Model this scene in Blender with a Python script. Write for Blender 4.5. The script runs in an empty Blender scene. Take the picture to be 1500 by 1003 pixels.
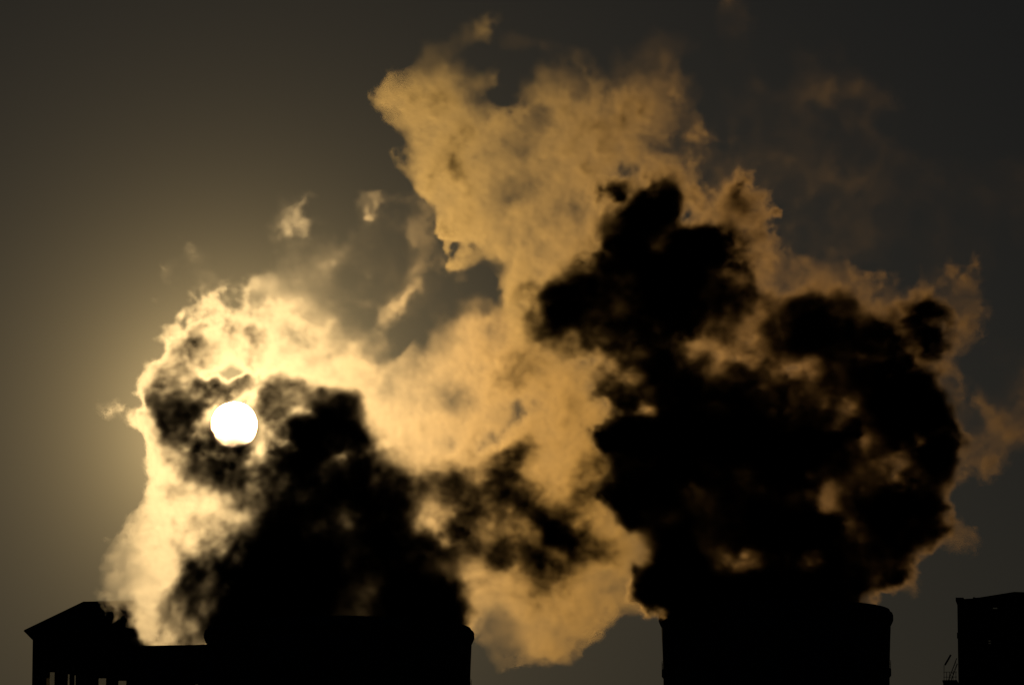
import bpy, bmesh, math
import numpy as np
from mathutils import Vector, Matrix

scene = bpy.context.scene
col = scene.collection
R = math.radians

# ---------------------------------------------------------------- camera (long lens, looking up at the tower mouths)
PX = 1.3896e-4                       # one photograph pixel as a slope
PITCH = R(9.06)
EYE = Vector((0.0, 0.0, 1.7))
cam_d = bpy.data.cameras.new('camera')
cam_d.sensor_width = 36.0
cam_d.lens = 18.0 / (750 * PX)
cam_d.clip_start, cam_d.clip_end = 1.0, 60000.0
cam = bpy.data.objects.new('camera', cam_d)
cam.location = EYE
cam.rotation_euler = (R(90) + PITCH, 0, 0)
col.objects.link(cam)
scene.camera = cam

FWD = Vector((0, math.cos(PITCH), math.sin(PITCH)))
UPV = Vector((0, -math.sin(PITCH), math.cos(PITCH)))
def ray(u, v):
    return FWD + Vector((1, 0, 0)) * ((u - 750) * PX) - UPV * ((v - 501.5) * PX)
def at(u, v, Y):
    """World point at distance Y (along +Y) that the photograph shows at u, v."""
    d = ray(u, v)
    return EYE + d * ((Y - EYE.y) / d.y)

# ---------------------------------------------------------------- sky and sun
SUN_DIR = ray(343, 622).normalized()
SUN_STRENGTH, SKY_STRENGTH = 5.0, 0.049
world = bpy.data.worlds.new('World'); scene.world = world; world.use_nodes = True
wn, wl = world.node_tree.nodes, world.node_tree.links
wn.clear()
sky = wn.new('ShaderNodeTexSky'); sky.sky_type = 'NISHITA'; sky.sun_disc = False
sky.sun_elevation = math.asin(SUN_DIR.z)
sky.sun_rotation = math.atan2(SUN_DIR.x, SUN_DIR.y)
sky.altitude = 150; sky.air_density = 1.0; sky.dust_density = 1.5; sky.ozone_density = 4.2
bg = wn.new('ShaderNodeBackground'); bg.inputs['Strength'].default_value = SKY_STRENGTH
wo = wn.new('ShaderNodeOutputWorld')
# bright circumsolar glow of a dusty morning: forward scattering by fine dust high in the air (Henyey-Greenstein lobe round the sun)
def wmath(op, a, b=None):
    q = wn.new('ShaderNodeMath'); q.operation = op
    for k, x in enumerate((a, b)):
        if x is None: continue
        if isinstance(x, (int, float)): q.inputs[k].default_value = x
        else: wl.new(x, q.inputs[k])
    return q.outputs[0]
GLOW_G, GLOW = 0.978, 49.0
tcw = wn.new('ShaderNodeTexCoord'); dt = wn.new('ShaderNodeVectorMath'); dt.operation = 'DISTANCE'
nrm = wn.new('ShaderNodeVectorMath'); nrm.operation = 'NORMALIZE'
wl.new(tcw.outputs['Generated'], nrm.inputs[0]); wl.new(nrm.outputs[0], dt.inputs[0]); dt.inputs[1].default_value = SUN_DIR
d2 = wmath('MULTIPLY', dt.outputs['Value'], dt.outputs['Value'])
lobe = wmath('POWER', wmath('ADD', wmath('MULTIPLY', d2, GLOW_G / (1 - GLOW_G) ** 2), 1.0), -1.5)
glow = wn.new('ShaderNodeVectorMath'); glow.operation = 'SCALE'; glow.inputs[0].default_value = (1.0, 0.70, 0.29)
wl.new(wmath('MULTIPLY', lobe, GLOW / SKY_STRENGTH), glow.inputs['Scale'])
tot = wn.new('ShaderNodeVectorMath'); tot.operation = 'ADD'
wl.new(sky.outputs[0], tot.inputs[0]); wl.new(glow.outputs[0], tot.inputs[1])
wl.new(tot.outputs[0], bg.inputs['Color']); wl.new(bg.outputs[0], wo.inputs['Surface'])

sun_d = bpy.data.lights.new('sun', 'SUN')
sun_d.energy = SUN_STRENGTH; sun_d.angle = R(0.533); sun_d.color = (1.0, 0.66, 0.28)
sun = bpy.data.objects.new('sun', sun_d)
sun.rotation_euler = SUN_DIR.to_track_quat('Z', 'Y').to_euler()
sun.location = at(343, 622, 3000)
sun.visible_camera = True            # the sun itself is in the picture
col.objects.link(sun)

# ---------------------------------------------------------------- exposure and renderer
vs = scene.view_settings
vs.view_transform = 'Standard'; vs.look = 'None'; vs.gamma = 1.0; vs.use_curve_mapping = False
vs.exposure = -5.75
scene.render.engine = 'CYCLES'
cy = scene.cycles
cy.max_bounces = 6; cy.diffuse_bounces = 2; cy.transparent_max_bounces = 16; cy.volume_bounces = 0
cy.volume_step_rate = 6.0; cy.volume_max_steps = 512
cy.use_denoising = True
try:
    cy.denoiser = 'OPENIMAGEDENOISE'; cy.denoising_input_passes = 'RGB'
except Exception:
    pass

# ---------------------------------------------------------------- helpers
def tag(o, label=None, cat=None, group=None, kind=None):
    if label: o['label'] = label
    if cat: o['category'] = cat
    if group: o['group'] = group
    if kind: o['kind'] = kind
    return o

def empty(name, loc, label, cat, group=None):
    o = bpy.data.objects.new(name, None); o.location = loc; o.empty_display_size = 2.0
    col.objects.link(o)
    return tag(o, label, cat, group)

def link(name, bm, mat, parent=None, smooth=False):
    bmesh.ops.recalc_face_normals(bm, faces=bm.faces[:])
    me = bpy.data.meshes.new(name); bm.to_mesh(me); bm.free()
    if smooth:
        for p in me.polygons: p.use_smooth = True
    me.materials.append(mat)
    o = bpy.data.objects.new(name, me); col.objects.link(o)
    if parent is not None:
        o.parent = parent
        base = Vector((0, 0, 0)); q = parent
        while q is not None: base += q.location; q = q.parent
        me.transform(Matrix.Translation(-base))
    return o

def box(bm, a, b):
    x0, x1 = sorted((a[0], b[0])); y0, y1 = sorted((a[1], b[1])); z0, z1 = sorted((a[2], b[2]))
    v = [bm.verts.new(p) for p in ((x0,y0,z0),(x1,y0,z0),(x1,y1,z0),(x0,y1,z0),(x0,y0,z1),(x1,y0,z1),(x1,y1,z1),(x0,y1,z1))]
    for f in ((0,1,2,3),(4,5,6,7),(0,1,5,4),(1,2,6,5),(2,3,7,6),(3,0,4,7)):
        bm.faces.new([v[i] for i in f])
    return bm

def tube(bm, pts, r, n=10):
    """A round bar along a list of points."""
    rings = []
    for i, p in enumerate(pts):
        p = Vector(p)
        t = (Vector(pts[min(i + 1, len(pts) - 1)]) - Vector(pts[max(i - 1, 0)])).normalized()
        a = t.orthogonal().normalized(); b = t.cross(a)
        if rings:
            a = (prev_a - t * prev_a.dot(t)).normalized(); b = t.cross(a)
        prev_a = a
        rings.append([bm.verts.new(p + (a * math.cos(2 * math.pi * k / n) + b * math.sin(2 * math.pi * k / n)) * r) for k in range(n)])
    for q, w in zip(rings, rings[1:]):
        for k in range(n): bm.faces.new((q[k], q[(k + 1) % n], w[(k + 1) % n], w[k]))
    bm.faces.new(rings[0]); bm.faces.new(rings[-1])
    return bm

def lathe(bm, prof, c, n=128, closed=True):
    rings = [[bm.verts.new((c[0] + r * math.cos(2 * math.pi * k / n), c[1] + r * math.sin(2 * math.pi * k / n), z)) for k in range(n)] for r, z in prof]
    pairs = list(zip(rings, rings[1:])) + ([(rings[-1], rings[0])] if closed else [])
    for q, w in pairs:
        for k in range(n): bm.faces.new((q[k], q[(k + 1) % n], w[(k + 1) % n], w[k]))
    return bm

def wall_with_openings(bm, x0, x1, z0, z1, y0, y1, holes):
    """A wall in the x-z plane from y0 to y1 thick with real rectangular openings (hx0, hx1, hz0, hz1)."""
    xs = sorted({x0, x1, *[h[0] for h in holes], *[h[1] for h in holes]}); zs = sorted({z0, z1, *[h[2] for h in holes], *[h[3] for h in holes]})
    xs = [x for x in xs if x0 <= x <= x1]; zs = [z for z in zs if z0 <= z <= z1]
    V = {}
    def vert(x, y, z):
        k = (round(x, 4), round(y, 4), round(z, 4))
        if k not in V: V[k] = bm.verts.new((x, y, z))
        return V[k]
    solid = set()
    for i in range(len(xs) - 1):
        for j in range(len(zs) - 1):
            mx, mz = (xs[i] + xs[i + 1]) / 2, (zs[j] + zs[j + 1]) / 2
            if not any(h[0] < mx < h[1] and h[2] < mz < h[3] for h in holes): solid.add((i, j))
    for i, j in solid:
        a, b, c, d = xs[i], xs[i + 1], zs[j], zs[j + 1]
        bm.faces.new([vert(*p) for p in ((a, y0, c), (b, y0, c), (b, y0, d), (a, y0, d))])
        bm.faces.new([vert(*p) for p in ((a, y1, c), (b, y1, c), (b, y1, d), (a, y1, d))])
        for (di, dj), (p, q) in (((-1, 0), ((a, c), (a, d))), ((1, 0), ((b, c), (b, d))), ((0, -1), ((a, c), (b, c))), ((0, 1), ((a, d), (b, d)))):
            if (i + di, j + dj) not in solid:
                bm.faces.new([vert(p[0], y0, p[1]), vert(q[0], y0, q[1]), vert(q[0], y1, q[1]), vert(p[0], y1, p[1])])
    return bm

# ---------------------------------------------------------------- materials
def surface(name, colour, rough=0.85, scale=0.6, vary=0.35, metal=0.0, bump=0.2):
    m = bpy.data.materials.new(name); m.use_nodes = True
    n, l = m.node_tree.nodes, m.node_tree.links
    b = n['Principled BSDF']; b.inputs['Roughness'].default_value = rough; b.inputs['Metallic'].default_value = metal
    b.inputs['Specular IOR Level'].default_value = 0.2
    tc = n.new('ShaderNodeTexCoord'); nz = n.new('ShaderNodeTexNoise'); nz.inputs['Scale'].default_value = scale; nz.inputs['Detail'].default_value = 8
    rp = n.new('ShaderNodeValToRGB')
    rp.color_ramp.elements[0].position = 0.3; rp.color_ramp.elements[0].color = [c * (1 - vary) for c in colour] + [1]
    rp.color_ramp.elements[1].position = 0.7; rp.color_ramp.elements[1].color = [c * (1 + vary) for c in colour] + [1]
    bp = n.new('ShaderNodeBump'); bp.inputs['Strength'].default_value = bump
    l.new(tc.outputs['Object'], nz.inputs['Vector']); l.new(nz.outputs['Fac'], rp.inputs['Fac']); l.new(rp.outputs['Color'], b.inputs['Base Color'])
    l.new(nz.outputs['Fac'], bp.inputs['Height']); l.new(bp.outputs['Normal'], b.inputs['Normal'])
    return m

CONCRETE = surface('sooty_concrete', (0.13, 0.12, 0.11), 0.9, 0.25)
BRICKWORK = surface('soot_dark_brickwork', (0.10, 0.075, 0.06), 0.92, 0.8)
ROOFING = surface('bitumen_roofing', (0.05, 0.048, 0.045), 0.95, 0.5)
STEEL = surface('painted_steel', (0.08, 0.08, 0.085), 0.7, 1.5)
EARTH = surface('cinder_ground', (0.07, 0.06, 0.05), 0.95, 0.05)
DUSTY = bpy.data.materials.new('dusty_window_glass'); DUSTY.use_nodes = True
_n, _l = DUSTY.node_tree.nodes, DUSTY.node_tree.links
_n.remove(_n['Principled BSDF'])
_t = _n.new('ShaderNodeBsdfTransparent'); _t.inputs[0].default_value = (0.93, 0.93, 0.9, 1)
_d = _n.new('ShaderNodeBsdfTranslucent'); _d.inputs[0].default_value = (0.7, 0.68, 0.62, 1)
_x = _n.new('ShaderNodeMixShader'); _x.inputs[0].default_value = 0.3
_l.new(_t.outputs[0], _x.inputs[1]); _l.new(_d.outputs[0], _x.inputs[2]); _l.new(_x.outputs[0], _n['Material Output'].inputs['Surface'])

def steam_material(name, anisotropy, x0, c0, x1, c1):
    """Droplets with brown soot mixed in: the albedo goes from c0 to c1 along the plume (metres in its own x)."""
    m = bpy.data.materials.new(name); m.use_nodes = True
    n, l = m.node_tree.nodes, m.node_tree.links
    n.remove(n['Principled BSDF'])
    v = n.new('ShaderNodeVolumePrincipled')
    v.inputs['Density Attribute'].default_value = ''
    a = n.new('ShaderNodeAttribute'); a.attribute_name = 'density'
    v.inputs['Anisotropy'].default_value = anisotropy
    v.inputs['Absorption Color'].default_value = (0, 0, 0, 1)
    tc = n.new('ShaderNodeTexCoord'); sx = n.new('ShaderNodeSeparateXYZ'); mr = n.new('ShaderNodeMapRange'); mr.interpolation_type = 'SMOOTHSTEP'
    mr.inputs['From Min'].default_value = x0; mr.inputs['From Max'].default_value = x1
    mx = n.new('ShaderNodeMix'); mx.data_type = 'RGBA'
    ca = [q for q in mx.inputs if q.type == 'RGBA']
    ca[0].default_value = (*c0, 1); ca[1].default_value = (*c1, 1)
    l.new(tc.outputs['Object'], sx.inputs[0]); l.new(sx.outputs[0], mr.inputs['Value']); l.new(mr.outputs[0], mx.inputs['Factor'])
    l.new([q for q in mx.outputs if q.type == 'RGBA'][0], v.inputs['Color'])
    l.new(a.outputs['Fac'], v.inputs['Density']); l.new(v.outputs[0], n['Material Output'].inputs['Volume'])
    return m
G = 0.940
STEAM_L = steam_material('cream_steam', G, -14.0, (1, 1, 1), 38.0, (1.0, 0.74, 0.35))  # light's turn from cream to orange away from the sun, put into the albedo
STEAM_R = steam_material('orange_steam', G, -52.0, (1.0, 0.83, 0.48), 10.0, (0.97, 0.66, 0.36))  # orange of the light far from the sun, painted as steam colour
STEAM_V = steam_material('brown_steam', G, -50.0, (0.97, 0.74, 0.45), 50.0, (0.95, 0.66, 0.38))  # same far-from-sun light colour painted into the thin veil

# ---------------------------------------------------------------- ground
bm = bmesh.new()
bmesh.ops.create_grid(bm, x_segments=60, y_segments=60, size=20000)
for v_ in bm.verts:
    v_.co.z = 0.0
ground = link('ground', bm, EARTH); tag(ground, 'bare cinder ground of the works reaching to the horizon', 'ground', kind='structure')

# ---------------------------------------------------------------- cooling towers
def cooling_tower(u, half, v_rim, Y, flare, label):
    """Concrete shell tower: mouth lip of HALF pixels at distance Y, rim at v_rim."""
    m = PX * Y * math.sqrt(1 + math.tan(PITCH) ** 2)
    c = at(u, v_rim, Y); zr = c.z; rl = half * m
    t = empty('cooling_tower', (c.x, Y, 0), label, 'cooling tower')
    neck = rl - 6.5 * m
    prof = []
    H = zr - 1.2
    for i in range(41):                                # outer face, ground to neck
        f = i / 40; z = f * (H - 0.4)
        s = max(0.0, 1 - f / 0.86); b = max(0.0, (f - 0.86) / 0.14)
        prof.append((neck + flare * s ** 1.7 + 0.25 * b * b, z))
    prof += [(neck - 0.7, H - 0.4)]
    for i in range(40, -1, -1):
        f = i / 40; z = f * (H - 0.4)
        s = max(0.0, 1 - f / 0.86)
        prof.append((neck - 0.7 + flare * s ** 1.7, z + (0.0 if i < 40 else -0.01)))
    link('shell', lathe(bmesh.new(), prof, (c.x, Y)), CONCRETE, t, True)
    # overhanging lip with a parapet set back on it
    link('lip', lathe(bmesh.new(), [(neck + 0.05, zr - 1.75), (rl - 3 * m, zr - 1.25), (rl - 0.6 * m, zr - 0.75), (rl, zr - 0.55), (rl, zr + 0.05), (rl - 1.2 * m, zr + 0.35), (neck - 0.65, zr + 0.35), (neck - 0.65, zr - 1.75)], (c.x, Y)), CONCRETE, t, False)
    link('parapet', lathe(bmesh.new(), [(rl - 4.5 * m, zr + 0.352), (rl - 5 * m, zr + 0.8), (rl - 9 * m, zr + 0.8), (rl - 9 * m, zr + 0.352)], (c.x, Y)), CONCRETE, t, False)
    # stiffening ring with a walkway lower down
    zg = at(u, v_rim + 78, Y).z
    g = link('walkway', lathe(bmesh.new(), [(neck + 0.1, zg), (neck + 2.6 * m, zg), (neck + 2.6 * m, zg - 0.8), (neck + 0.1, zg - 1.0)], (c.x, Y)), CONCRETE, t, False)
    bmr = bmesh.new()
    n = 96
    rail = [(c.x + (neck + 2.2 * m) * math.cos(2 * math.pi * k / n), Y + (neck + 2.2 * m) * math.sin(2 * math.pi * k / n)) for k in range(n + 1)]
    for dz in (0.55, 1.1): tube(bmr, [(x, y, zg + dz) for x, y in rail], 0.03, 5)
    for x, y in rail[:-1:2]: tube(bmr, [(x, y, zg), (x, y, zg + 1.1)], 0.03, 5)
    h = link('handrail', bmr, STEEL, t)
    return t

tower_l = cooling_tower(497, 196, 929, 700.0, 9.0, 'wider dark concrete cooling tower standing under the sun beside the hip-roofed building')
tower_r = cooling_tower(1136.5, 170, 903, 680.0, 8.0, 'slimmer dark concrete cooling tower beneath the blackest steam, beside the sloping-roofed block')

# ---------------------------------------------------------------- buildings
def window(parent, x0, x1, z0, z1, y, depth):
    """Frame, pane and sill of one opening."""
    t = 0.07
    bm = bmesh.new()
    box(bm, (x0, y + 0.05, z0 + t), (x0 + t, y + depth - 0.05, z1 - t)); box(bm, (x1 - t, y + 0.05, z0 + t), (x1, y + depth - 0.05, z1 - t))
    box(bm, (x0, y + 0.052, z1 - t), (x1, y + depth - 0.052, z1)); box(bm, (x0, y + 0.052, z0), (x1, y + depth - 0.052, z0 + t))
    w = link('window', bm, STEEL, parent)
    p = link('pane', box(bmesh.new(), (x0 + t, y + 0.2, z0 + t), (x1 - t, y + 0.206, z1 - t)), DUSTY, w)
    s = link('sill', box(bmesh.new(), (x0 - 0.12, y - 0.15, z0 - 0.12), (x1 + 0.12, y - 0.002, z0 - 0.002)), CONCRETE, w)
    return w

def openings(rects, Y, drop=28, grow=0.0):
    out = []
    for u0, u1, v0, v1 in rects:
        a, b = at(u0 - grow, v1 + grow, Y), at(u1 + grow, v0 - grow, Y)
        out.append((a.x, b.x, a.z, b.z))
    return out

# hip-roofed building behind the steam skirt
YF, YB = 800.0, 826.0
wins = [(66.5, 80.5, 983, 1040), (97.8, 102.4, 986, 1040), (107.6, 111.4, 987.5, 1040), (143, 156, 992, 1040), (172, 185.5, 995.5, 1040)]
x0, x1 = at(48, 930, YF).x, at(232, 930, YF).x
ze = at(48, 927, YF).z
house = empty('works_building', ((x0 + x1) / 2, YF, 0), 'hip-roofed dark building with overhanging eaves and see-through windows', 'building')
hf = openings(wins, YF); hb = openings(wins, YB, grow=2.0)
hb[1:3] = [(hb[1][0], hb[2][1], hb[2][2], hb[1][3])]
link('wall', wall_with_openings(bmesh.new(), x0, x1, 0, ze, YF, YF + 0.5, hf), BRICKWORK, house)
w_ = link('wall', wall_with_openings(bmesh.new(), x0, x1, 0, ze, YB - 0.5, YB, hb), BRICKWORK, house)
link('wall', box(bmesh.new(), (x0 + 0.002, YF + 0.502, 0), (x0 + 0.5, YB - 0.502, ze - 0.002)), BRICKWORK, house)
link('wall', box(bmesh.new(), (x1 - 0.5, YF + 0.502, 0), (x1 - 0.002, YB - 0.502, ze - 0.002)), BRICKWORK, house)
for h in hf: window(house, *h, YF, 0.5)
YR = (YF + YB) / 2
eave = at(35.5, 924.5, YF - 1.5); xe0 = eave.x; xe1 = x1 + (x0 - xe0); zE = eave.z
r0, r1 = at(122, 880.5, YR), at(195, 880.5, YR)
bm = bmesh.new()
lo = [bm.verts.new(p) for p in ((xe0, YF - 1.5, zE), (xe1, YF - 1.5, zE), (xe1, YB + 1.5, zE), (xe0, YB + 1.5, zE))]
md = [bm.verts.new((v_.co.x, v_.co.y, zE + 0.28)) for v_ in lo]
ra, rb = bm.verts.new((r0.x, YR, r0.z)), bm.verts.new((r1.x, YR, r0.z + 0.15))
bm.faces.new(lo)
for i in range(4): bm.faces.new((lo[i], lo[(i + 1) % 4], md[(i + 1) % 4], md[i]))
bm.faces.new((md[0], md[1], rb, ra)); bm.faces.new((md[1], md[2], rb)); bm.faces.new((md[2], md[3], ra, rb)); bm.faces.new((md[3], md[0], ra))
roof = link('roof', bm, ROOFING, house)
link('gutter', tube(bmesh.new(), [(xe0 - 0.05, YF - 1.6, zE + 0.1), (xe1 + 0.05, YF - 1.6, zE + 0.1)], 0.11), STEEL, roof)
a, b, c = at(46.5, 926, YF - 1.4), at(47.5, 930, YF - 0.9), at(50.2, 937, YF - 0.15)
link('downpipe', tube(bmesh.new(), [a, b, c, (c.x, YF - 0.15, c.z - 3), (c.x, YF - 0.15, 0.3)], 0.09), STEEL, house)

# flat-roofed annex in front of the steam skirt
YA, YAB = 668.0, 684.0
a0, a1 = at(188, 946, YA), at(312, 943.5, YA)
annex = empty('flat_roofed_annex', ((a0.x + a1.x) / 2, YA, 0), 'low flat-topped dark annex between the hip-roofed building and the wider tower', 'building')
aw = [(271.5, 274.2, 1001, 1040), (284.5, 291, 1001, 1040)]
af = openings(aw, YA); ab = openings([(269, 294, 996, 1042)], YAB)
za = a0.z
link('wall', wall_with_openings(bmesh.new(), a0.x, a1.x, 0, za - 0.3, YA, YA + 0.4, af), CONCRETE, annex)
link('wall', wall_with_openings(bmesh.new(), a0.x, a1.x, 0, za - 0.3, YAB - 0.4, YAB, ab), CONCRETE, annex)
link('wall', box(bmesh.new(), (a0.x + 0.002, YA + 0.402, 0), (a0.x + 0.4, YAB - 0.402, za - 0.302)), CONCRETE, annex)
link('wall', box(bmesh.new(), (a1.x - 0.4, YA + 0.402, 0), (a1.x - 0.002, YAB - 0.402, za - 0.302)), CONCRETE, annex)
for h in af: window(annex, *h, YA, 0.4)
bm = bmesh.new()
v8 = [bm.verts.new(p) for p in ((a0.x - 0.3, YA - 0.3, za - 0.298), (a1.x + 0.3, YA - 0.3, za - 0.298), (a1.x + 0.3, YAB + 0.3, za - 0.298), (a0.x - 0.3, YAB + 0.3, za - 0.298),
      (a0.x - 0.3, YA - 0.3, za), (a1.x + 0.3, YA - 0.3, a1.z), (a1.x + 0.3, YAB + 0.3, a1.z), (a0.x - 0.3, YAB + 0.3, za))]
for f in ((0,1,2,3),(4,5,6,7),(0,1,5,4),(1,2,6,5),(2,3,7,6),(3,0,4,7)): bm.faces.new([v8[i] for i in f])
link('roof', bm, ROOFING, annex)

# block at the east edge with a shallow pitched roof
YK, YKB = 800.0, 822.0
k0, k1 = at(1402.5, 880, YK), at(1580, 880, YK)
zk = at(1410, 879, YK).z
block = empty('works_block', ((k0.x + k1.x) / 2, YK, 0), 'tall dark block with shallow sloping roof and tiny gaps, cut by the frame', 'building')
kw = [(1428, 1436.5, 883, 885.4), (1454.5, 1461, 888.6, 890.8), (1423.4, 1425.6, 931, 942), (1448, 1451.5, 936.5, 938.2), (1448, 1451.5, 940, 941.6)]
kf = openings(kw, YK); kb = openings([(1408, 1500, 872, 893), (1408, 1500, 918, 946)], YKB)
kf2 = [h for h in kf]
zt = at(1410, 882, YK).z
zk = at(1410, 878.5, YK).z
link('wall', wall_with_openings(bmesh.new(), k0.x, k1.x, 0, zk, YK, YK + 0.4, kf2), BRICKWORK, block)
link('wall', wall_with_openings(bmesh.new(), k0.x, k1.x, 0, zk + 1.2, YKB - 0.4, YKB, kb), BRICKWORK, block)
link('wall', box(bmesh.new(), (k0.x + 0.002, YK + 0.402, 0), (k0.x + 0.4, YKB - 0.402, zk - 0.002)), BRICKWORK, block)
link('wall', box(bmesh.new(), (k1.x - 0.4, YK + 0.402, 0), (k1.x - 0.002, YKB - 0.402, zk - 0.002)), BRICKWORK, block)
for h in kf2:
    link('pane', box(bmesh.new(), (h[0] + 0.002, YK + 0.2, h[2] + 0.002), (h[1] - 0.002, YK + 0.206, h[3] - 0.002)), DUSTY, block)
def prism(prof, y0, y1):
    bm = bmesh.new()
    A = [bm.verts.new((x, y0, z)) for x, z in prof]; B = [bm.verts.new((x, y1, z)) for x, z in prof]
    bm.faces.new(A); bm.faces.new(B)
    n = len(prof)
    for i in range(n): bm.faces.new((A[i], A[(i + 1) % n], B[(i + 1) % n], B[i]))
    return bm
pf = [at(u, v, YK - 0.3) for u, v in ((1400.5, 880), (1400.5, 873.3), (1412, 873.6), (1413, 875.6), (1425.5, 875), (1426.5, 872.8), (1430, 874), (1436, 873.6), (1486, 866.2), (1500, 866.8), (1582, 876), (1582, 880))]
zb = at(1410, 878.5, YK).z + 0.003
prof = [(p.x, max(p.z, zb)) for p in pf]
link('roof', prism(prof, YK - 0.3, YK + 11.0), ROOFING, block)
link('bracket', box(bmesh.new(), (k0.x - 0.16, YK + 1.0, at(1402, 932, YK).z), (k0.x - 0.002, YK + 1.8, at(1402, 924, YK).z)), STEEL, block)

block.rotation_euler.z = R(-7.5)

# low platform beside the block with railing, ladder and pole
YP = 797.0
p0, p1 = at(1381.5, 995.5, YP), at(1401.8, 995.5, YP)
deck = empty('roof_platform', ((p0.x + p1.x) / 2, YP, 0), 'low roof with thin railing and slanting ladder against the tall block', 'platform')
link('wall', box(bmesh.new(), (p0.x, YP, 0), (p1.x, YP + 9, p0.z - 0.252)), BRICKWORK, deck)
link('roof', box(bmesh.new(), (p0.x - 0.1, YP - 0.1, p0.z - 0.25), (p1.x, YP + 9.1, p0.z)), ROOFING, deck)
yr = YP + 0.2
def P(u, v, dy=0.0): return at(u, v, yr + dy)
for u, v in ((1382.7, 973.5), (1386.5, 984), (1390.5, 984), (1395.8, 984), (1400, 984)):
    link('post', tube(bmesh.new(), [P(u, 995.6), P(u, v)], 0.045, 6), STEEL, deck)
for v in (983.6, 991.0):
    link('rail', tube(bmesh.new(), [P(1381.8, v, -0.1), P(1401.6, v, -0.1)], 0.04, 6), STEEL, deck)
for d in (0, 1):
    lad = link('ladder_stile', tube(bmesh.new(), [P(1388.5 + 4.2 * d, 995.4, 0.5), P(1400.6 + 1.0 * d, 963.5 + 8 * d, 0.5)], 0.07, 6), STEEL, deck)
for i in range(7):
    f = (i + 0.8) / 8
    q0 = P(1388.5 + 12.1 * f, 995.4 - 31.9 * f, 0.5); q1 = P(1392.7 + 8.9 * f, 995.4 - 23.9 * f, 0.5)
    link('rung', tube(bmesh.new(), [q0, q1], 0.03, 5), STEEL, deck)
deck.rotation_euler.z = R(-7.5)
link('floodlight_arm', tube(bmesh.new(), [P(1383.8, 973.5), P(1388, 966.5), P(1392.6, 958.4)], 0.15, 8), STEEL, deck)

# ---------------------------------------------------------------- steam sculpting (numpy)
def spline_taps(n, g):
    """Index and four weights of a cubic B-spline for n samples over g control values."""
    x = np.linspace(0.0, g - 4.0, n) if g > 4 else np.zeros(n)
    i = np.minimum(x.astype(int), g - 4); t = (x - i).astype(np.float32)
    return i, ((1 - t) ** 3 / 6, (3 * t ** 3 - 6 * t ** 2 + 4) / 6, (-3 * t ** 3 + 3 * t ** 2 + 3 * t + 1) / 6, t ** 3 / 6)

def lattice(rng, shape, step, cell, deep=26.0):
    """Smooth random field over the voxel grid with features of about CELL pixels (longer along the wind's depth)."""
    g = [max(1, int(math.ceil(n * s / c))) + 3 for n, s, c in zip(shape, step, (cell, cell, max(cell * DEEP, deep)))]
    a = rng.standard_normal(g).astype(np.float32) * 2.0
    for ax in (2, 1, 0):
        i, w = spline_taps(shape[ax], a.shape[ax])
        sh = [1, 1, 1]; sh[ax] = -1
        out = None
        for k in range(4):
            part = np.take(a, i + k, axis=ax); part *= w[k].reshape(sh)
            if out is None: out = part
            else: out += part
        a = out
    return a

DEEP = 2.6
def fbm(rng, shape, step, cell, octaves, gain=0.5, billow=False, deep=26.0):
    out = np.zeros(shape, np.float32); amp = 1.0; tot = 0.0
    for o in range(octaves):
        n = lattice(rng, shape, step, cell / 2 ** o, deep)
        if billow:
            np.abs(n, out=n); n *= -1.5; n += 1.1
        n *= amp; out += n; tot += amp * amp; amp *= gain
    out /= math.sqrt(tot)
    return out

def gather(vols, iu, iv, iw):
    """Trilinear look-up of the stacked fields VOLS (u, v, w, channel) at float indices; in slabs to keep memory small."""
    nu, nv, nw, nc = vols.shape
    f = vols.reshape(-1, nc)
    out = np.empty(iu.shape + (nc,), np.float32)
    for a0 in range(0, iu.shape[0], 24):
        sl = slice(a0, a0 + 24)
        x, y, z = (np.clip(q[sl], 0, n - 1.001) for q, n in ((iu, nu), (iv, nv), (iw, nw)))
        i, j, k = x.astype(np.int32), y.astype(np.int32), z.astype(np.int32)
        x -= i; y -= j; z -= k
        b = (i * nv + j) * nw + k
        acc = 0
        for da in (0, 1):
            wa = x if da else 1 - x
            for db in (0, 1):
                wab = wa * (y if db else 1 - y)
                for dc in (0, 1):
                    acc = acc + (wab * (z if dc else 1 - z))[..., None] * np.take(f, b + ((da * nv + db) * nw + dc), axis=0)
        out[sl] = acc
    return out

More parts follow.
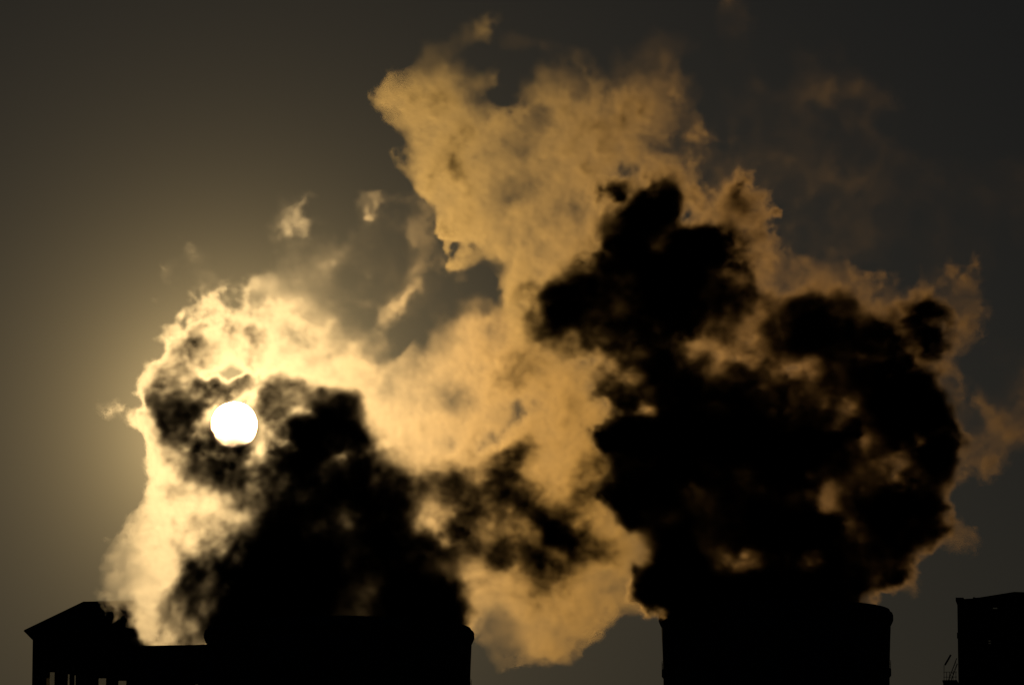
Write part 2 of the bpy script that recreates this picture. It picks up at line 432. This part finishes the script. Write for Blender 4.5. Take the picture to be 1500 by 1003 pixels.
def sculpt(blobs, box, step, seed, floor, warp=24.0, edge=0.44, rough=0.34, mottle=0.78):
    """Density (per pixel of path) of one plume on a voxel grid. Each puff: centre u,v (pixels at the plume's
    distance), radii ru,rv, turn in degrees, depth centre w, depth radius rw (same unit), optical depth through it, softness."""
    rng = np.random.default_rng(seed)
    shape = tuple(int(round((b - a) / s)) + 1 for (a, b), s in zip(box, step))
    cs = (8.0, 8.0, 10.0)                                            # coarse field of the puffs
    cshape = tuple(int(round((b - a) / s)) + 1 for (a, b), s in zip(box, cs))
    U, V, W = np.meshgrid(*[np.linspace(a, b, n, dtype=np.float32) for (a, b), n in zip(box, cshape)], indexing='ij')
    K = 9.0
    num = np.zeros(cshape, np.float32); den = np.full(cshape, 1e-9, np.float32); sof = np.zeros(cshape, np.float32); dl = np.full(cshape, 1e-9, np.float32)
    for bl in blobs:
        u, v, ru, rv, rot, w, rw, tau = bl[:8]
        soft = bl[8] if len(bl) > 8 else 1.0
        tau = tau * 0.66 if tau < 1.7 else tau * 0.74 if tau < 8 else 5.9 + (tau - 8) * 1.25
        if tau >= 1.2: soft *= 1.5                                   # thick puffs thicken slowly inwards
        c, s = math.cos(math.radians(rot)), math.sin(math.radians(rot))
        du, dv = U - u, V - v
        a = (c * du + s * dv) / ru; b = (-s * du + c * dv) / rv; d = (W - w) / rw
        F = 1.0 - np.sqrt(a * a + b * b + d * d)
        wt = np.exp(np.clip(K * F, -30, 12)); wl_ = np.exp(np.clip(5.0 * F, -30, 12))
        den += wt; dl += wl_; sof += wl_ * soft; num += wl_ * math.log(tau / (1.5 * rw))
    low = np.interp(U[:, 0, 0], [p[0] for p in floor], [p[1] for p in floor]).astype(np.float32)[:, None, None]   # lowest steam
    field = np.stack([np.minimum(np.log(den) / K, (low - V) / 40.0), num / dl, sof / dl], axis=-1)
    # turbulent displacement of the sampling point, coarse to fine
    iu = fbm(rng, shape, step, 140, 6, 0.6); iu *= warp; iu += (np.arange(shape[0], dtype=np.float32) * step[0])[:, None, None]; iu /= cs[0]
    iv = fbm(rng, shape, step, 140, 6, 0.6); iv *= warp; iv += (np.arange(shape[1], dtype=np.float32) * step[1])[None, :, None]; iv /= cs[1]
    iw = fbm(rng, shape, step, 140, 2, 0.5); iw *= warp; iw += (np.arange(shape[2], dtype=np.float32) * step[2])[None, None, :]; iw /= cs[2]
    field = gather(field, iu, iv, iw)
    del iu, iv, iw
    f, l, s = field[..., 0], field[..., 1], field[..., 2]
    n = fbm(rng, shape, step, 80, 5, 0.62, billow=True); n *= rough; n *= 0.55 + 0.45 * s
    f += n; del n
    wisp = np.clip(s - 1.15, 0, 1.2); wisp /= 1.2
    s *= edge
    t = (f + 0.02) / s; np.clip(t, 0, 1, out=t); t *= t * (3 - 2 * t)
    n = fbm(rng, shape, step, 84, 6, 0.62, deep=60.0); a = (l + 4.6) / 1.6; np.clip(a, 0, 1, out=a); n *= mottle * (1.9 - 0.85 * a); l += n; del n, a
    np.minimum(l, 3.0, out=l); d = np.exp(l); d *= t
    n = fbm(rng, shape, step, 60, 5, 0.6); n *= n; n *= -9.0; np.exp(n, out=n); n *= 2.6; n += 0.12     # thin steam is drawn out into filaments
    n -= 1.0; n *= wisp; n += 1.0; d *= n; del n, wisp
    for ax in range(3):                                              # nothing may touch the faces of the grid
        n = shape[ax]; k = np.minimum(np.arange(n), np.arange(n)[::-1]) / 4.0
        r = np.clip(k, 0, 1).astype(np.float32); r[k < 0.3] = 0
        d *= r.reshape([-1 if a == ax else 1 for a in range(3)])
    d[d < 1e-5] = 0
    return d

# puffs: u, v, ru, rv, turn, w, rw, optical depth, softness
LEFT = [
 # thin lit rim down the west side to the tower's mouth
 (272,925,38,30,0, 10,50,1.3,.7),(262,885,40,45,-20,10,50,1.2,.7),(232,822,46,44,0,0,50,.6,.9),
 (252,770,42,50,20,-10,60,.9,1.3),(258,705,34,50,0,0,60,.6,1.4),(248,640,35,50,0,0,60,1.1,.9),
 (245,585,40,45,0,0,60,1.3,.7),(285,530,45,50,0,0,60,.8,1),(290,485,28,28,0,0,40,.6,1.4),
 (350,505,55,45,0,0,60,.75,1.6),(400,530,60,48,0,10,60,.8,1.4),(420,470,60,45,0,10,60,.45,2),(395,432,48,36,0,10,50,.5,2.2),
 (480,495,62,44,0,10,60,.6,1.8),(545,505,54,40,0,20,60,.65,1.7),(535,540,40,26,0,20,60,1.9,1.2),(530,562,50,26,0,20,60,1.0,.8),(470,550,60,35,0,20,60,.8,1.4),
 (495,385,95,66,-20,20,45,.5,2.6),(555,352,110,62,5,20,45,.62,2.6),(630,385,80,46,20,20,45,.5,2.6),(605,430,66,66,0,20,45,.42,2.6),(470,420,56,40,0,20,50,.42,2.6),(320,435,50,44,0,10,40,.2,3),
 (160,612,40,22,-10,0,30,.5,2.2),(200,625,28,22,0,0,40,.7,1.2),(305,415,30,35,0,0,40,.04,3),
 # shaded puffs in front of the sun
 (322,596,62,26,0,-20,70,5,.8),(405,625,34,34,0,-10,70,4.6,.8),(268,625,44,58,0,-20,70,4.6,.8),(346,650,54,44,0,-20,70,2.7,.8),(295,698,50,52,0,-10,80,4.0,.8),(405,722,52,36,0,-10,80,4.8,.8),
 (440,600,56,36,0,0,80,4.8,.8),(512,625,60,48,0,10,90,10,.8),(440,655,50,30,0,0,80,4.0,.8),(492,668,74,36,0,0,80,7,.9),
 (352,735,52,40,0,0,90,6,1),(298,775,46,52,20,-20,80,3.6,1),(345,775,40,40,20,-20,80,3.2,1),(288,860,40,60,0,-20,90,4.6,.8),
 (425,770,96,66,-20,0,110,12,.7),(400,850,125,78,0,0,130,18,.8),(480,905,190,72,0,0,150,20,.8),(590,870,98,68,0,0,130,16,.8),
 (530,805,112,66,0,0,120,15,.8),(562,715,62,38,0,0,80,8,.8),(470,725,76,40,0,0,90,9,.8),(340,905,76,52,0,0,120,15,.8),
 (630,805,72,50,0,0,100,6.5,.9),(650,868,52,60,0,0,90,14,.8),(660,732,86,40,-5,0,80,8.5,.8),(755,692,66,46,0,0,80,6.5,.8),(795,680,34,28,0,0,60,3.4,.9),
 (708,770,64,28,10,0,70,5.5,1),(602,758,68,40,0,0,80,9,.9),(740,800,46,34,20,0,70,2.2,1),(820,740,60,20,30,0,70,2.6,1),(870,790,50,20,40,0,70,2.2,1),(690,835,36,45,0,0,70,2.6,1),
 (610,685,50,34,0,10,80,3,1),(660,692,50,34,0,10,80,3,1),
 # wide sunlit sheet between the towers
 (640,560,60,50,0,20,80,1.3,.8),(700,520,70,50,0,20,80,1.2,1),(620,600,60,45,0,20,80,1.2,.8),(740,580,80,60,0,20,90,1.9,1),(752,605,70,46,0,75,40,1.0,1),
 (700,640,80,45,0,20,90,1.2,1),(800,540,75,55,0,30,90,1.4,1),(860,600,65,70,0,30,90,1.3,1),(725,485,50,38,0,30,70,.45,2),(772,490,36,36,0,30,70,.5,1.8),
 (830,660,70,50,0,30,90,1.4,1),(880,700,55,60,0,30,90,1.5,1),(800,720,70,50,0,30,80,1.5,1),(900,780,50,70,0,30,90,1.3,1),(590,640,50,40,0,20,80,1.6,1),
 (770,780,70,55,0,30,90,1.3,1),(850,830,80,60,0,30,90,1.2,1),(760,860,80,55,0,30,90,1.1,.8),(730,920,55,55,0,30,90,1.0,.6),
 (790,920,80,48,-10,30,90,1.0,.6),(860,890,75,48,-20,30,90,1.0,.6),(908,855,46,38,-30,30,80,1.0,.6),(740,950,50,28,0,30,80,.9,.5),(820,945,60,24,-5,30,80,.9,.5),
]
RIGHT = [
 (1018,820,86,62,0,-10,110,13,.6),(1100,870,120,50,0,0,130,14,.8),(1070,770,120,90,0,0,130,15,.8),(1008,715,105,75,0,0,120,13,.6),
 (950,640,92,80,0,0,110,11,.6),(922,565,78,72,0,0,110,14,.6),(940,495,72,56,0,0,90,15,.8),(985,520,60,40,0,0,90,10,.9),(1050,630,110,80,0,0,120,13,.8),
 (1050,555,84,38,0,0,90,10,.8),(1110,650,60,80,0,0,110,9,.8),(1170,575,80,46,0,0,100,7,.8),(1190,800,100,78,0,0,120,18,.8),(1260,852,84,52,0,0,90,16,.8),
 (1210,480,82,56,0,0,100,13,.7),(1270,475,66,60,0,0,90,9,.9),(1345,462,76,54,10,0,70,7,1.4),(1260,550,70,46,0,0,90,8,.8),
 (1335,612,70,56,25,0,90,9,.8),(1392,685,48,64,-10,0,80,9,.7),(1368,780,46,70,10,0,80,6.5,.8),(1335,848,52,44,0,0,70,12,1),(1390,770,22,30,0,0,50,4.5,1),
 (1210,615,80,32,-5,-10,80,7.5,1.2),(1240,675,100,46,20,-10,80,9,1.1),(1300,745,84,62,40,-10,80,14,1.0),(1190,655,46,20,0,-60,40,3.4,1),(1230,690,140,90,20,70,40,4,1),(1310,790,80,70,0,70,40,4,1),(1308,812,64,58,0,0,80,15,.9),(1190,720,60,40,30,0,80,4,1),
 # dark shoulder rising into the sunlit crown
 (922,285,60,58,0,0,70,6,1.6),(968,335,90,68,0,0,80,13,1),(1042,372,80,68,0,0,80,16,1),(1085,360,40,56,0,0,60,7,1.4),(868,434,82,62,0,0,80,13,.9),(815,448,36,46,0,0,60,5,1),(940,412,80,60,0,0,80,14,.9),
 (1022,445,84,64,0,0,90,15,.9),(1052,480,48,44,0,0,80,7,1),(1086,430,48,58,0,0,70,10,1.2),(850,484,56,36,0,0,60,7,1),(995,305,44,52,0,0,60,6,1.2),
 # sunlit crown
 (620,150,52,52,0,0,70,.95,.6),(690,115,62,42,0,0,60,.5,1.6),(650,215,60,62,0,0,70,1.1,.6),(720,180,80,60,0,0,80,.8,1.2),(690,290,58,50,30,0,70,1.1,.6),
 (740,250,85,70,0,0,80,1.5,1),(720,330,60,40,20,0,70,1.1,.6),(800,320,70,60,0,0,80,1.3,1),(830,230,85,70,0,0,80,.95,1.1),(790,370,50,44,0,0,60,1.4,.8),
 (870,165,70,40,0,0,60,.45,1.9),(935,200,80,62,0,0,70,.45,1.6),(970,130,66,48,-20,0,60,.28,1.9),(1005,195,52,66,0,0,60,.28,2.0),(1000,255,56,46,0,0,70,.7,1.6),
 (690,370,28,18,0,0,40,.6,1.2),(782,425,20,50,0,0,40,1.1,.7),(785,490,22,50,0,0,40,1.1,.8),(815,515,36,30,0,0,60,1.3,1),(700,70,40,26,0,0,40,.18,2.5),
 (1050,300,36,60,0,0,60,.3,2.6),(1115,390,24,46,0,0,60,.4,1.8),(1124,430,24,36,0,0,60,.5,1.8),(1030,250,46,50,0,0,50,.3,2.6),
 (915,232,76,52,0,0,70,1.2,1),(965,235,60,44,0,10,70,1.0,1.1),(775,130,64,44,0,0,50,.55,1.8),
 # tawny haloes
 (1136,487,40,54,-20,0,60,1.65,1.2),(1180,424,60,28,-20,0,60,.4,2.0),(1265,412,72,22,0,0,60,.28,2.2),(1350,428,50,22,20,0,50,.22,2.4),(1396,480,20,36,0,0,50,.18,2.6),
 (1100,550,40,24,0,-30,40,3,1),(1335,540,36,32,0,0,60,2.0,1.5),(1385,585,34,36,0,0,60,.22,2.6),(1425,680,24,46,0,0,50,.16,2.8),
 (1470,610,60,56,0,0,60,.09,3),(1440,665,40,36,0,0,50,.07,3),(1412,800,22,36,0,0,50,.6,2.4),(1345,868,34,18,0,0,50,1.0,2),(1535,600,60,60,0,0,60,.09,3),
 ]
VEIL = [
 (1120,150,70,60,0,0,60,.039,1.7),(1230,140,70,46,0,0,60,.051,1.7),(1170,240,70,70,0,0,60,.055,1.7),(1240,200,40,60,-30,0,50,.047,1.7),(1280,260,70,40,30,0,60,.047,1.7),
 (1150,340,80,60,0,0,60,.039,1.7),(1260,340,90,60,0,0,60,.031,1.7),(1360,275,70,38,0,0,60,.062,1.7),(1440,290,80,45,10,0,60,.058,1.7),(1400,350,70,55,0,0,60,.062,1.7),(1432,360,34,48,0,0,50,.137,1.7),
 (1520,300,80,60,0,0,60,.047,1.7),(1450,430,70,60,0,0,60,.031,1.7),(1105,50,22,40,0,0,40,.023,1.7),(770,12,50,20,0,0,40,.023,1.7),(1480,520,60,60,0,0,60,.039,1.7),
]
FLOOR = {
 'left': [(100,700),(165,850),(195,905),(222,938),(230,962),(296,962),(302,1040),(684,1040),(690,935),(702,972),(735,986),(770,974),(860,950),(900,925),(960,893),(1000,884)],
 'right': [(500,760),(900,820),(900,770),(932,820),(962,848),(1005,868),(1030,876),(1040,960),(1262,960),(1268,894),(1304,892),(1345,893),(1380,870),(1420,820),(1600,780)],
 'veil': [(0,2000),(2000,2000)]}
BOX = {'left': ((100, 1000), (280, 1000), (-190, 190)), 'right': ((520, 1600), (20, 930), (-160, 160)), 'veil': ((700, 1640), (-30, 620), (-80, 80))}
STEP = {'left': (2.0, 2.0, 5.0), 'right': (2.2, 2.2, 5.0), 'veil': (4.0, 4.0, 10.0)}

# ---------------------------------------------------------------- steam objects
def steam(name, key, blobs, seed, Y, anchor, material, label, cat, **kw):
    """One plume: the sculpted density stands on a voxel grid in metres, filled by a Volume Cube node."""
    m = PX * Y / math.cos(PITCH)
    bx, st = BOX[key], STEP[key]
    d = sculpt(blobs, bx, st, seed, FLOOR[key], **kw) / m
    d = d[:, ::-1, :]                                            # v runs down, z runs up
    nx, nz, ny = d.shape
    n4 = (ny + 3) // 4
    buf = np.zeros((nx, nz, n4 * 4), np.float32); buf[:, :, :ny] = d
    au, av = anchor
    lo = ((bx[0][0] - au) * m, bx[2][0] * m, -(bx[1][1] - av) * m)
    hi = ((bx[0][1] - au) * m, bx[2][1] * m, -(bx[1][0] - av) * m)
    me = bpy.data.meshes.new(name + '_samples')
    count = nx * nz * n4
    me.vertices.add(count)
    P_ = np.empty((nx, nz, n4, 3), np.float32)
    P_[..., 0] = np.linspace(lo[0], hi[0], nx)[:, None, None]
    P_[..., 2] = np.linspace(lo[2], hi[2], nz)[None, :, None]
    P_[..., 1] = np.linspace(lo[1], hi[1], n4)[None, None, :]
    me.vertices.foreach_set('co', P_.ravel()); del P_
    me.attributes.new('steam', 'FLOAT_COLOR', 'POINT').data.foreach_set('color', buf.ravel()); del buf
    src = bpy.data.objects.new(name + '_samples', me)
    o = bpy.data.objects.new(name, bpy.data.volumes.new(name)); col.objects.link(o)
    o.data.materials.append(material)
    c = at(au, av, Y)
    o.location = c; o.rotation_euler = (PITCH, 0, 0)
    g = bpy.data.node_groups.new(name + '_grid', 'GeometryNodeTree')
    g.interface.new_socket('Geometry', in_out='INPUT', socket_type='NodeSocketGeometry')
    g.interface.new_socket('Geometry', in_out='OUTPUT', socket_type='NodeSocketGeometry')
    N, Lk = g.nodes, g.links
    gi, go = N.new('GeometryNodeObjectInfo'), N.new('NodeGroupOutput')
    gi.inputs['Object'].default_value = src; gi.transform_space = 'ORIGINAL'
    pos = N.new('GeometryNodeInputPosition'); sep = N.new('ShaderNodeSeparateXYZ'); Lk.new(pos.outputs[0], sep.inputs[0])
    def index(ax, n):
        a = N.new('ShaderNodeMapRange'); a.clamp = True
        for k, val in (('From Min', lo[ax]), ('From Max', hi[ax]), ('To Min', 0.0), ('To Max', n - 1.0)): a.inputs[k].default_value = val
        Lk.new(sep.outputs[ax], a.inputs['Value'])
        f = N.new('FunctionNodeFloatToInt'); f.rounding_mode = 'ROUND'; Lk.new(a.outputs[0], f.inputs[0])
        return f.outputs[0]
    def im(op, a, b):
        q = N.new('FunctionNodeIntegerMath'); q.operation = op; Lk.new(a, q.inputs[0])
        if isinstance(b, int): q.inputs[1].default_value = b
        else: Lk.new(b, q.inputs[1])
        return q.outputs[0]
    ix, iy, iz = index(0, nx), index(1, ny), index(2, nz)
    vi = im('ADD', im('MULTIPLY', im('ADD', im('MULTIPLY', ix, nz), iz), n4), im('DIVIDE_FLOOR', iy, 4))
    ch = im('MODULO', iy, 4)
    na = N.new('GeometryNodeInputNamedAttribute'); na.data_type = 'FLOAT_COLOR'; na.inputs['Name'].default_value = 'steam'
    si = N.new('GeometryNodeSampleIndex'); si.data_type = 'FLOAT_COLOR'; si.domain = 'POINT'
    Lk.new(gi.outputs['Geometry'], si.inputs['Geometry']); Lk.new(na.outputs['Attribute'], si.inputs['Value']); Lk.new(vi, si.inputs['Index'])
    sc = N.new('FunctionNodeSeparateColor'); Lk.new(si.outputs[0], sc.inputs[0])
    sw = N.new('GeometryNodeIndexSwitch'); sw.data_type = 'FLOAT'
    while len(sw.index_switch_items) < 4: sw.index_switch_items.new()
    Lk.new(ch, sw.inputs['Index'])
    for k in range(4): Lk.new(sc.outputs[k], sw.inputs[1 + k])
    vc = N.new('GeometryNodeVolumeCube')
    vc.inputs['Min'].default_value = lo; vc.inputs['Max'].default_value = hi
    vc.inputs['Resolution X'].default_value = nx; vc.inputs['Resolution Y'].default_value = ny; vc.inputs['Resolution Z'].default_value = nz
    Lk.new(sw.outputs[0], vc.inputs['Density'])
    sm = N.new('GeometryNodeSetMaterial'); sm.inputs['Material'].default_value = material
    Lk.new(vc.outputs[0], sm.inputs[0]); Lk.new(sm.outputs[0], go.inputs[0])
    md_ = o.modifiers.new('steam_grid', 'NODES'); md_.node_group = g
    return tag(o, label, cat)

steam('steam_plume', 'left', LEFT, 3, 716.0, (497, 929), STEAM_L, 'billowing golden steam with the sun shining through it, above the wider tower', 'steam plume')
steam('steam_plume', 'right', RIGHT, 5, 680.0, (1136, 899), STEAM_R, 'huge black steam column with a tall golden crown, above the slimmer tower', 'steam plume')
steam('steam_wisp', 'veil', VEIL, 9, 740.0, (1136, 600), STEAM_V, 'faint brownish veil of steam drifting across the dark sky beyond the crown', 'steam wisp', warp=30.0)
